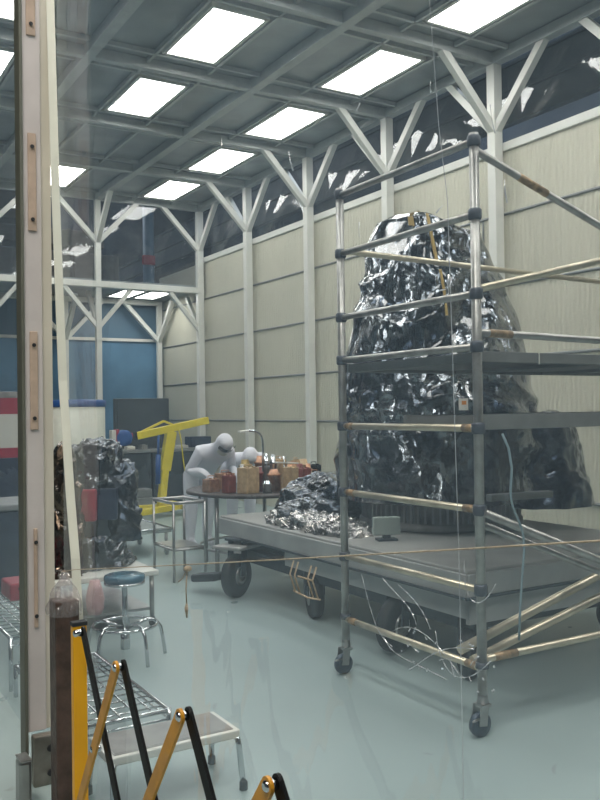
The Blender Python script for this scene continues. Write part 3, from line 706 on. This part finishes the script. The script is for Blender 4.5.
def person(loc, yaw, bend, label, side=0.):
    t = thing('person', (loc[0], loc[1], 0), label, 'person')
    # local frame: facing -Y, then rotated
    R = Matrix.Rotation(yaw, 4, 'Z'); B = Matrix.Translation((0, 0, .90)) @ Matrix.Rotation(bend, 4, 'X') @ Matrix.Rotation(side, 4, 'Y') @ Matrix.Translation((0, 0, -.90))
    def W(p, bent=True): q = V(p); q = (B @ q) if bent else q; return (Matrix.Translation(V((loc[0], loc[1], 0))) @ R @ q)
    nodes = []; E_ = []
    def add(p, r, par=None, bent=True):
        q = W(p, bent); nodes.append((q.x, q.y, q.z, r)); i = len(nodes)-1
        if par is not None: E_.append((par, i))
        return i
    pel = add((0, 0, .92), (.17, .14), None, False)
    ab = add((0, 0, 1.08), (.165, .13), pel); ch = add((0, 0, 1.28), (.19, .14), ab); up = add((0, 0, 1.40), (.15, .11), ch)
    nk = add((0, -.01, 1.49), (.07, .07), up); hd0 = add((0, -.02, 1.56), (.085, .095), nk); hd1 = add((0, -.03, 1.66), (.105, .12), hd0); add((0, -.02, 1.75), (.08, .09), hd1)
    for s in (-1, 1):
        sh = add((s*.19, 0, 1.39), .075, up); el = add((s*.27, -.13, 1.18), .058, sh); wr = add((s*.20, -.23, 1.36), .045, el); hn = add((s*.18, -.28, 1.40), (.04, .025), wr)
        for k_ in range(4): f1 = add((s*.17+(k_-1.5)*.02, -.34, 1.42), .009, hn); add((s*.17+(k_-1.5)*.021, -.375-.01*(k_ in (1, 2)), 1.41), .008, f1)
        th = add((s*.17-s*.045, -.30, 1.39), .011, hn); add((s*.17-s*.06, -.335, 1.385), .009, th)
        hp_ = add((s*.10, 0, .86), .11, pel, False); kn = add((s*.11, -.03, .48), .08, hp_, False); an = add((s*.11, .02, .10), .055, kn, False); add((s*.11, -.14, .045), .042, an, False)
    body = skinned('body', nodes, E_, M['suit'], t)
    hq = W((0, -.03, 1.655))
    def loc_build(mb, name, m, par=t):
        mb.bm.transform(Matrix.Translation(V((loc[0], loc[1], 0))) @ R @ B); return mb.build(name, m, par)
    g = MB()
    g.grid(lambda u, v: V((.112*math.sin((u-.5)*2.2), -.035-.118*math.cos((u-.5)*2.2), 1.645+.06*v)), 16, 5)
    loc_build(g, 'goggles', M['goggle'])
    fc = MB()
    fc.grid(lambda u, v: V((.085*math.sin((u-.5)*2.2), -.035-(.113+.018*math.exp(-((u-.5)*7)**2)*v)*math.cos((u-.5)*2.2), 1.56+.08*v)), 16, 6)
    loc_build(fc, 'face_mask', M['paper'])
    return t
person((4.13, 9.22), math.radians(2), math.radians(60), 'person in white hooded suit and dark goggles bending over the round table')
person((4.80, 9.45), math.radians(-18), math.radians(74), 'person in white suit crouched low beside the goggled worker, head down')

# ------------------------------------------------------------ hoist
t = thing('engine_hoist', (4.9, 12.4, 0), 'yellow wheeled engine hoist with its boom raised at the back', 'hoist')
MB().bar((4.92, 12.4, .14), (5.0, 12.4, .78), .11, .11, (0, 1, 0), .01).bar((4.99, 12.4, .7), (5.10, 12.4, 1.30), .16, .12, (0, 1, 0), .01).build('mast', M['hoist'], t)
MB().bar((4.52, 12.38, 1.24), (5.74, 12.44, 1.46), .11, .12, (0, 1, 0), .01).build('boom', M['hoist'], t)
MB().bar((4.52, 12.38, 1.26), (4.98, 12.4, 1.46), .03, .05, (0, 1, 0)).bar((4.98, 12.4, 1.46), (5.2, 12.4, 1.37), .03, .05, (0, 1, 0)).build('boom_strut', M['hoist'], t)
MB().bar((4.50, 12.38, 1.24), (4.525, 12.38, 1.243), .12, .13, (0, 1, 0)).build('boom_cap', M['rubber'], t)
for ya, xe in ((11.95, 4.3), (12.8, 3.7)): MB().bar((5.25, 12.4, .13), (xe, ya, .12), .09, .09, (0, 0, 1), .01).build('leg', M['hoist'], t)
MB().bar((5.25, 12.05, .14), (5.25, 12.85, .14), .1, .08, (0, 0, 1), .01).bar((4.95, 12.4, .15), (5.27, 12.4, .15), .12, .08, (0, 0, 1), .01).build('base_bar', M['hoist'], t)
for (x, y) in ((4.35, 11.95), (3.75, 12.78), (5.25, 12.1), (5.25, 12.8)):
    MB().lathe([(.02, -.02), (.05, -.02), (.055, 0), (.05, .02), (.02, .02)], (x, y, .056), 16, 'X').bb(x-.03, x+.03, y-.03, y+.03, .085, .10).build('caster', M['bluewheel'], t)
MB().tube([(4.86, 12.36, .5), (4.87, 12.36, .95)], .04, 12).tube([(4.87, 12.36, .95), (4.88, 12.36, 1.28)], .02, 10).build('hydraulic_cylinder', M['blue'], t)
MB().tube(bez((5.2, 12.34, 1.34), (5.28, 12.3, 1.0), (5.2, 12.3, .9), (5.38, 12.3, .3), 12), .01, 8).build('cable', M['hoist'], t)
t = thing('chain_hoist', (4.30, 12.38, 1.05), 'small blue, red and white chain hoist hanging at the yellow boom end', 'chain hoist')
MB().tube([(4.46, 12.38, 1.24), (4.40, 12.38, 1.25)], .05, 12).build('red_cap', M['red'], t)
MB().lathe([(.05, -.10), (.12, -.09), (.12, .05), (.06, .07)], (4.32, 12.38, 1.22), 20, 'Y').build('blue_housing', M['blue'], t)
MB().box((4.17, 12.38, 1.22), (.09, .12, .24), None, .01).build('white_plate', M['paper'], t)
MB().box((4.22, 12.38, 1.22), (.05, .14, .26), None, .01).build('red_plate', M['red'], t)
MB().tube([(4.21, 12.36, 1.12), (4.2, 12.36, .62)], .02, 8).build('red_strap', M['red'], t)

# back bench, dark panel
t = thing('back_bench', (5.7, 14.4, 0), 'long dark bench with a grey top along the far end', 'bench')
MB().bb(4.85, 6.62, 14.1, 14.75, .90, .95, .005).build('worktop', M['greybox'], t)
for x0 in (4.9, 5.48, 6.06): MB().bb(x0, x0+.54, 14.15, 14.7, .12, .89, .008).build('cabinet_door', M['darkpanel'], t)
MB().bb(4.9, 6.6, 14.2, 14.7, 0, .12).build('plinth', M['darkpanel'], t)
o = MB().bb(4.95, 5.98, 14.62, 14.70, .95, 1.85, .01).bb(5.0, 5.93, 14.6, 14.62, 1.0, 1.8).bb(5.2, 5.7, 14.5, 14.72, .95, .97).build('dark_screen', M['darkpanel']); origin(o, (5.46, 14.66, .95)); tag(o, 'large dark grey panel standing on the back bench behind the hoist', 'panel')
o = MB().box((6.45, 14.4, 1.05), (.4, .3, .19), None, .01).box((6.45, 14.24, 1.05), (.3, .02, .12)).build('equipment_case', M['navy']); origin(o, (6.45, 14.4, .95)); tag(o, 'dark case on the right end of the back bench', 'case')
o = MB().box((5.08, 13.8, .24), (.38, .3, .14), None, .02).box((5.08, 13.8, .085), (.44, .36, .17), None, .02).build('storage_box', M['greybox']); origin(o, (5.08, 13.8, 0)); tag(o, 'grey storage box on the floor before the back bench', 'box')
for i, (x, w_, h_, m) in enumerate(((5.1, .16, .06, 'paper'), (5.34, .12, .08, 'steel'), (6.08, .2, .05, 'paper'))):
    o = MB().box((x, 14.28, .95+h_/2), (w_, .14, h_), (0, 0, .2*i), .01).box((x, 14.28, .955+h_), (w_*.6, .08, .01), (0, 0, .2*i)).build('small_tray', M[m]); origin(o, (x, 14.28, .95))
    tag(o, ['pale small tray on the left end of the back bench', 'grey small tray second from left on the back bench', 'flat pale tray right of the hoist mast on the bench'][i], 'tray', 'trays on the back bench')
# tank and striped cabinet
t = thing('storage_tank', (4.08, 13.95, 0), 'white round tank with a blue rim behind the pale hanging strip', 'tank')
MB().lathe([(.42, .1), (.46, .12), (.46, 1.70), (.40, 1.74)], (4.08, 13.95, 0), 36).build('body', M['offwhite'], t)
MB().lathe([(.47, 1.70), (.48, 1.72), (.48, 1.80), (.40, 1.82)], (4.08, 13.95, 0), 36).build('rim', M['blue'], t)
for a in (0.5, 2.6, 4.7): MB().tube([(4.08+.35*math.cos(a), 13.95+.35*math.sin(a), 0), (4.08+.35*math.cos(a), 13.95+.35*math.sin(a), .12)], .03, 8).build('leg', M['steel'], t)
t = thing('striped_cabinet', (2.95, 14.3, 0), 'dark cabinet with red and white striped upper front left of the post', 'cabinet')
MB().bb(2.5, 3.38, 14.15, 14.7, 0, .90, .01).build('lower_body', M['navy'], t)
for z0, z1, m in ((.90, 1.06, 'red'), (1.06, 1.60, 'paper'), (1.60, 1.86, 'red'), (1.86, 1.96, 'steel')): MB().bb(2.5, 3.38, 14.15, 14.7, z0, z1, .004).build('stripe', M[m], t)

# ------------------------------------------------------------ foil wrapped instrument on a cart (left)
t = thing('equipment_cart', (1.98, 6.6, 0), 'low white cart under the foil-wrapped instrument behind the post', 'cart')
MB().bb(1.60, 2.38, 6.05, 7.05, .38, .42, .008).build('top_shelf', M['white'], t)
MB().bb(1.64, 2.34, 6.1, 7.0, .12, .14).build('lower_shelf', M['steel'], t)
for x in (1.64, 2.34):
    for y in (6.1, 7.0):
        l_ = MB().tube([(x, y, .06), (x, y, .38)], .018, 10).build('leg', M['steel'], t)
        MB().lathe([(.01, -.015), (.035, -.015), (.035, .015), (.01, .015)], (x, y, .036), 14, 'X').build('wheel', M['rubber'], l_)
t = thing('foil_wrapped_instrument', (2.08, 6.68, .42), 'foil-wrapped instrument with a dark red and navy case on the white cart', 'instrument')
IX, IY = 2.08, 6.68
MB().lathe([(.20, .42), (.22, .44), (.22, .80), (.24, .82)], (IX, IY, 0), 32).build('pedestal', M['darkpanel'], t)
MB().box((IX-.12, IY-.12, .90), (.26, .36, .24), (0, 0, -.5), .01).build('red_case', M['red'], t)
MB().box((IX+.06, IY-.16, .90), (.20, .3, .24), (0, 0, -.5), .01).build('navy_case', M['navy'], t)
lump((IX-.01, IY, 1.0), .27, .27, .38, 2.2, .14, 110, 1.7, .2, 5).build('foil_top', M['foil'], t)
lump((IX+.18, IY-.12, .60), .15, .17, .62, 6.6, .10, 90, 2.0, .2, 5).build('dark_film', M['foildark'], t)
lump((IX-.06, IY-.12, .425), .34, .30, .20, 14.2, .16, 120, 1.6, .2, 6).build('foil_skirt', M['foil'], t)
o = lump((1.72, 6.28, .422), .15, .20, .95, 21.2, .12, 110, 1.3, .2, 4).build('foil_bundle', M['foilbrown']); origin(o, (1.74, 6.3, .42)); tag(o, 'smoky brown and silver foil bundle right beside the white post', 'foil bundle')
b = MB(); b.lathe([(.012, 0), (.045, .01), (.062, .05), (.064, .12), (.05, .20), (.035, .25)], (1.87, 5.985, .16), 24)
for v_ in b.bm.verts: v_.co += V((1, 1, 0))*.012*noise.noise(v_.co*22)
o = b.build('pink_bag', M['pink']); origin(o, (1.87, 5.985, .16)); tag(o, 'small pinkish film bag hanging from the cart edge', 'bag')
# ------------------------------------------------------------ stool
t = thing('lab_stool', (1.87, 5.36, 0), 'chrome lab stool with round blue-grey seat and foot ring', 'stool')
sx, sy = 1.87, 5.36
MB().lathe([(.11, .50), (.128, .505), (.133, .525), (.13, .545), (.11, .553), (.01, .556)], (sx, sy, 0), 36).build('seat', M['stoolseat'], t)
MB().lathe([(.115, .488), (.131, .49), (.131, .506), (.11, .508)], (sx, sy, 0), 36).build('seat_rim', M['chrome'], t)
MB().tube([(sx, sy, .10), (sx, sy, .50)], .018, 12).build('screw_column', M['chrome'], t)
MB().tube([(sx, sy, .07), (sx, sy, .19)], .030, 12).build('hub', M['chrome'], t)
MB().tube([(sx+.205*math.cos(q*PI/24), sy+.205*math.sin(q*PI/24), .225) for q in range(48)], .010, 8, closed=True).build('foot_ring', M['chrome'], t)
for k_ in range(5):
    a = math.radians(-78+72*k_); c, s = math.cos(a), math.sin(a)
    MB().tube([(sx+.02*c, sy+.02*s, .21), (sx+.15*c, sy+.15*s, .245), (sx+.20*c, sy+.20*s, .235), (sx+.235*c, sy+.235*s, .19), (sx+.25*c, sy+.25*s, .12), (sx+.265*c, sy+.265*s, .006)], .0115, 10).build('leg', M['chrome'], t)

# ------------------------------------------------------------ step stool
t = thing('step_stool', (1.35, 3.4, 0), 'low step stool with ribbed grey tread and chrome legs in the foreground', 'step stool')
SXa, SXb, SYa, SYb = 1.07, 1.64, 3.26, 3.53
MB().bb(SXa, SXb, SYa, SYb, .215, .25, .006).build('top_frame', M['white'], t)
r_ = MB().bb(SXa+.025, SXb-.025, SYa+.02, SYb-.02, .248, .254)
for k_ in range(22): r_.bb(SXa+.03, SXb-.03, SYa+.025+k_*.0102, SYa+.030+k_*.0102, .253, .258)
r_.build('tread', M['tread'], t)
for x, dx in ((SXa+.02, -.015), (SXb-.015, .02)):
    for y, dy in ((SYa+.015, -.03), (SYb-.015, .05)):
        l_ = MB().tube([(x, y, .23), (x+dx*.4, y+dy*.4, .19), (x+dx, y+dy, .0)], .0125, 12).build('leg', M['chrome'], t)
        MB().lathe([(.014, 0), (.018, .002), (.017, .035), (.0128, .04)], (x+dx*.95, y+dy*.95, 0), 12).build('rubber_foot', M['rubber'], l_)

# ------------------------------------------------------------ wire racks
def rack(x0, x1, y0, y1, z, label, n_long, n_cross):
    t = thing('wire_rack', ((x0+x1)/2, (y0+y1)/2, 0), label, 'rack', 'low chrome wire racks')
    f = MB().tube([(x0, y0, z), (x1, y0, z), (x1, y1, z), (x0, y1, z)], .011, 8, closed=False).tube([(x0, y1, z), (x0, y0, z)], .011, 8)
    f.tube([(x0, y0, z-.04), (x1, y0, z-.04), (x1, y1, z-.04), (x0, y1, z-.04)], .006, 8).build('frame', M['chrome'], t)
    w_ = MB()
    for i in range(1, n_long): x = x0+(x1-x0)*i/n_long; w_.tube([(x, y0, z+.004), (x, y1, z+.004)], .0045, 6)
    for i in range(1, n_cross): y = y0+(y1-y0)*i/n_cross; w_.tube([(x0, y, z-.004), (x1, y, z-.004)], .0045, 6)
    w_.build('wire_grid', M['chrome'], t)
    for x in (x0, x1):
        for y in (y0, y1):
            l_ = MB().tube([(x, y, 0.0), (x, y, z+.01)], .0125, 10).build('leg', M['chrome'], t)
    return t
rack(1.10, 1.56, 3.86, 5.0, .17, 'low chrome wire rack on the floor behind the step stool', 6, 13)
rack(1.10, 1.52, 5.12, 6.44, .30, 'chrome wire rack glimpsed left of the white post', 6, 14)
t = thing('tool_case', (1.40, 6.2, .31), 'dark red case on the wire rack left of the white post', 'case')
MB().box((1.40, 6.2, .375), (.20, .30, .12), None, .015).build('body', M['red'], t); MB().tube([(1.36, 6.05, .40), (1.36, 6.02, .40), (1.44, 6.02, .40), (1.44, 6.05, .40)], .008, 6).build('handle', M['black'], t)
t = thing('blue_crate', (1.78, 8.2, 0), 'dark blue crate on the floor seen left of the white post', 'crate')
MB().box((1.78, 8.2, .38), (.55, .7, .72), None, .02).build('body', M['navy'], t); MB().box((1.78, 8.2, .77), (.6, .75, .06), None, .015).build('lid', M['greybox'], t)
# low pale cart near the hoist
t = thing('low_trolley', (3.33, 9.5, 0), 'low trolley with a pale top in front of the yellow hoist', 'trolley')
MB().bb(2.95, 3.7, 9.0, 9.95, .25, .285, .01).build('top', mat('pale_trolley_top', (.42, .46, .44), .2), t)
MB().tube([(2.95, 9.0, .29), (3.7, 9.0, .29), (3.7, 9.95, .29), (2.95, 9.95, .29)], .014, 8).tube([(2.95, 9.95, .29), (2.95, 9.0, .29)], .014, 8).build('rail', M['chrome'], t)
for x in (3.0, 3.65):
    for y in (9.05, 9.9):
        MB().tube([(x, y, .04), (x, y, .26)], .02, 8).lathe([(.01, -.015), (.04, -.015), (.04, .015), (.01, .015)], (x, y, .04), 14, 'X').build('caster', M['steel'], t)
# steel frame stand left of the table
t = thing('steel_frame_cart', (3.3, 7.75, 0), 'open steel frame cart left of the round table', 'cart')
for x in (3.1, 3.42):
    for y in (7.5, 8.0):
        MB().tube([(x, y, .0), (x, y, .74)], .014, 8).build('leg', M['steel'], t)
MB().tube([(3.1, 7.5, .74), (3.42, 7.5, .74), (3.42, 8.0, .74), (3.1, 8.0, .74), (3.1, 7.5, .74)], .016, 8).build('top_rail', M['steel'], t)
MB().tube([(3.1, 7.5, .3), (3.42, 7.5, .3), (3.42, 8.0, .3), (3.1, 8.0, .3), (3.1, 7.5, .3)], .012, 8).build('lower_rail', M['steel'], t)
MB().bb(3.11, 3.41, 7.51, 7.99, .31, .32).build('shelf', M['steel'], t)

# ------------------------------------------------------------ added fill light outside, world, camera
def area(name, loc, size, power, col, rot=(0, 0, 0)):
    l = bpy.data.lights.new(name, 'AREA'); l.shape = 'RECTANGLE'; l.size = size[0]; l.size_y = size[1]; l.energy = power; l.color = col
    o = bpy.data.objects.new(name, l); o.location = loc; o.rotation_euler = rot; C.objects.link(o); return o
area('bay_fill_light', (-2.2, 0, 9.5), (2, 4), 650, (1, .93, .82))  # unseen fill added above the corridor to brighten the barrier
area('bay_fill_light', (9.8, 12, 9.5), (1.5, 6), 260, (.8, .9, 1))  # unseen fill added for the bay past the right wall
area('bay_fill_light', (4, 22.8, 9.5), (5, 1.5), 320, (.85, .9, 1))  # unseen fill added for the bay behind the annex
W = bpy.data.worlds.new('World'); bpy.context.scene.world = W; W.use_nodes = True
W.node_tree.nodes['Background'].inputs[0].default_value = (.05, .06, .08, 1); W.node_tree.nodes['Background'].inputs[1].default_value = .3

cam = bpy.data.cameras.new('camera'); co = bpy.data.objects.new('camera', cam); C.objects.link(co)
YAW, PITCH, ROLL, F = .5405, .0119, .0136, 854.56
fwd = V((math.sin(YAW)*math.cos(PITCH), math.cos(YAW)*math.cos(PITCH), math.sin(PITCH)))
right = V((math.cos(YAW), -math.sin(YAW), 0)); up = right.cross(fwd)
# image rotated counter-clockwise by ROLL -> camera rolled clockwise
r2 = right*math.cos(ROLL)-up*math.sin(ROLL); u2 = right*math.sin(ROLL)+up*math.cos(ROLL)
Rm = Matrix((r2, u2, -fwd)).transposed()
co.matrix_world = Matrix.Translation((0, 0, 1.6)) @ Rm.to_4x4()
cam.sensor_fit = 'VERTICAL'; cam.sensor_height = 36; cam.lens = F/800*36; cam.clip_start = .05
bpy.context.scene.camera = co
vs = bpy.context.scene.view_settings
vs.view_transform = 'Standard'; vs.look = 'None'; vs.gamma = 1; vs.use_curve_mapping = False; vs.exposure = .12
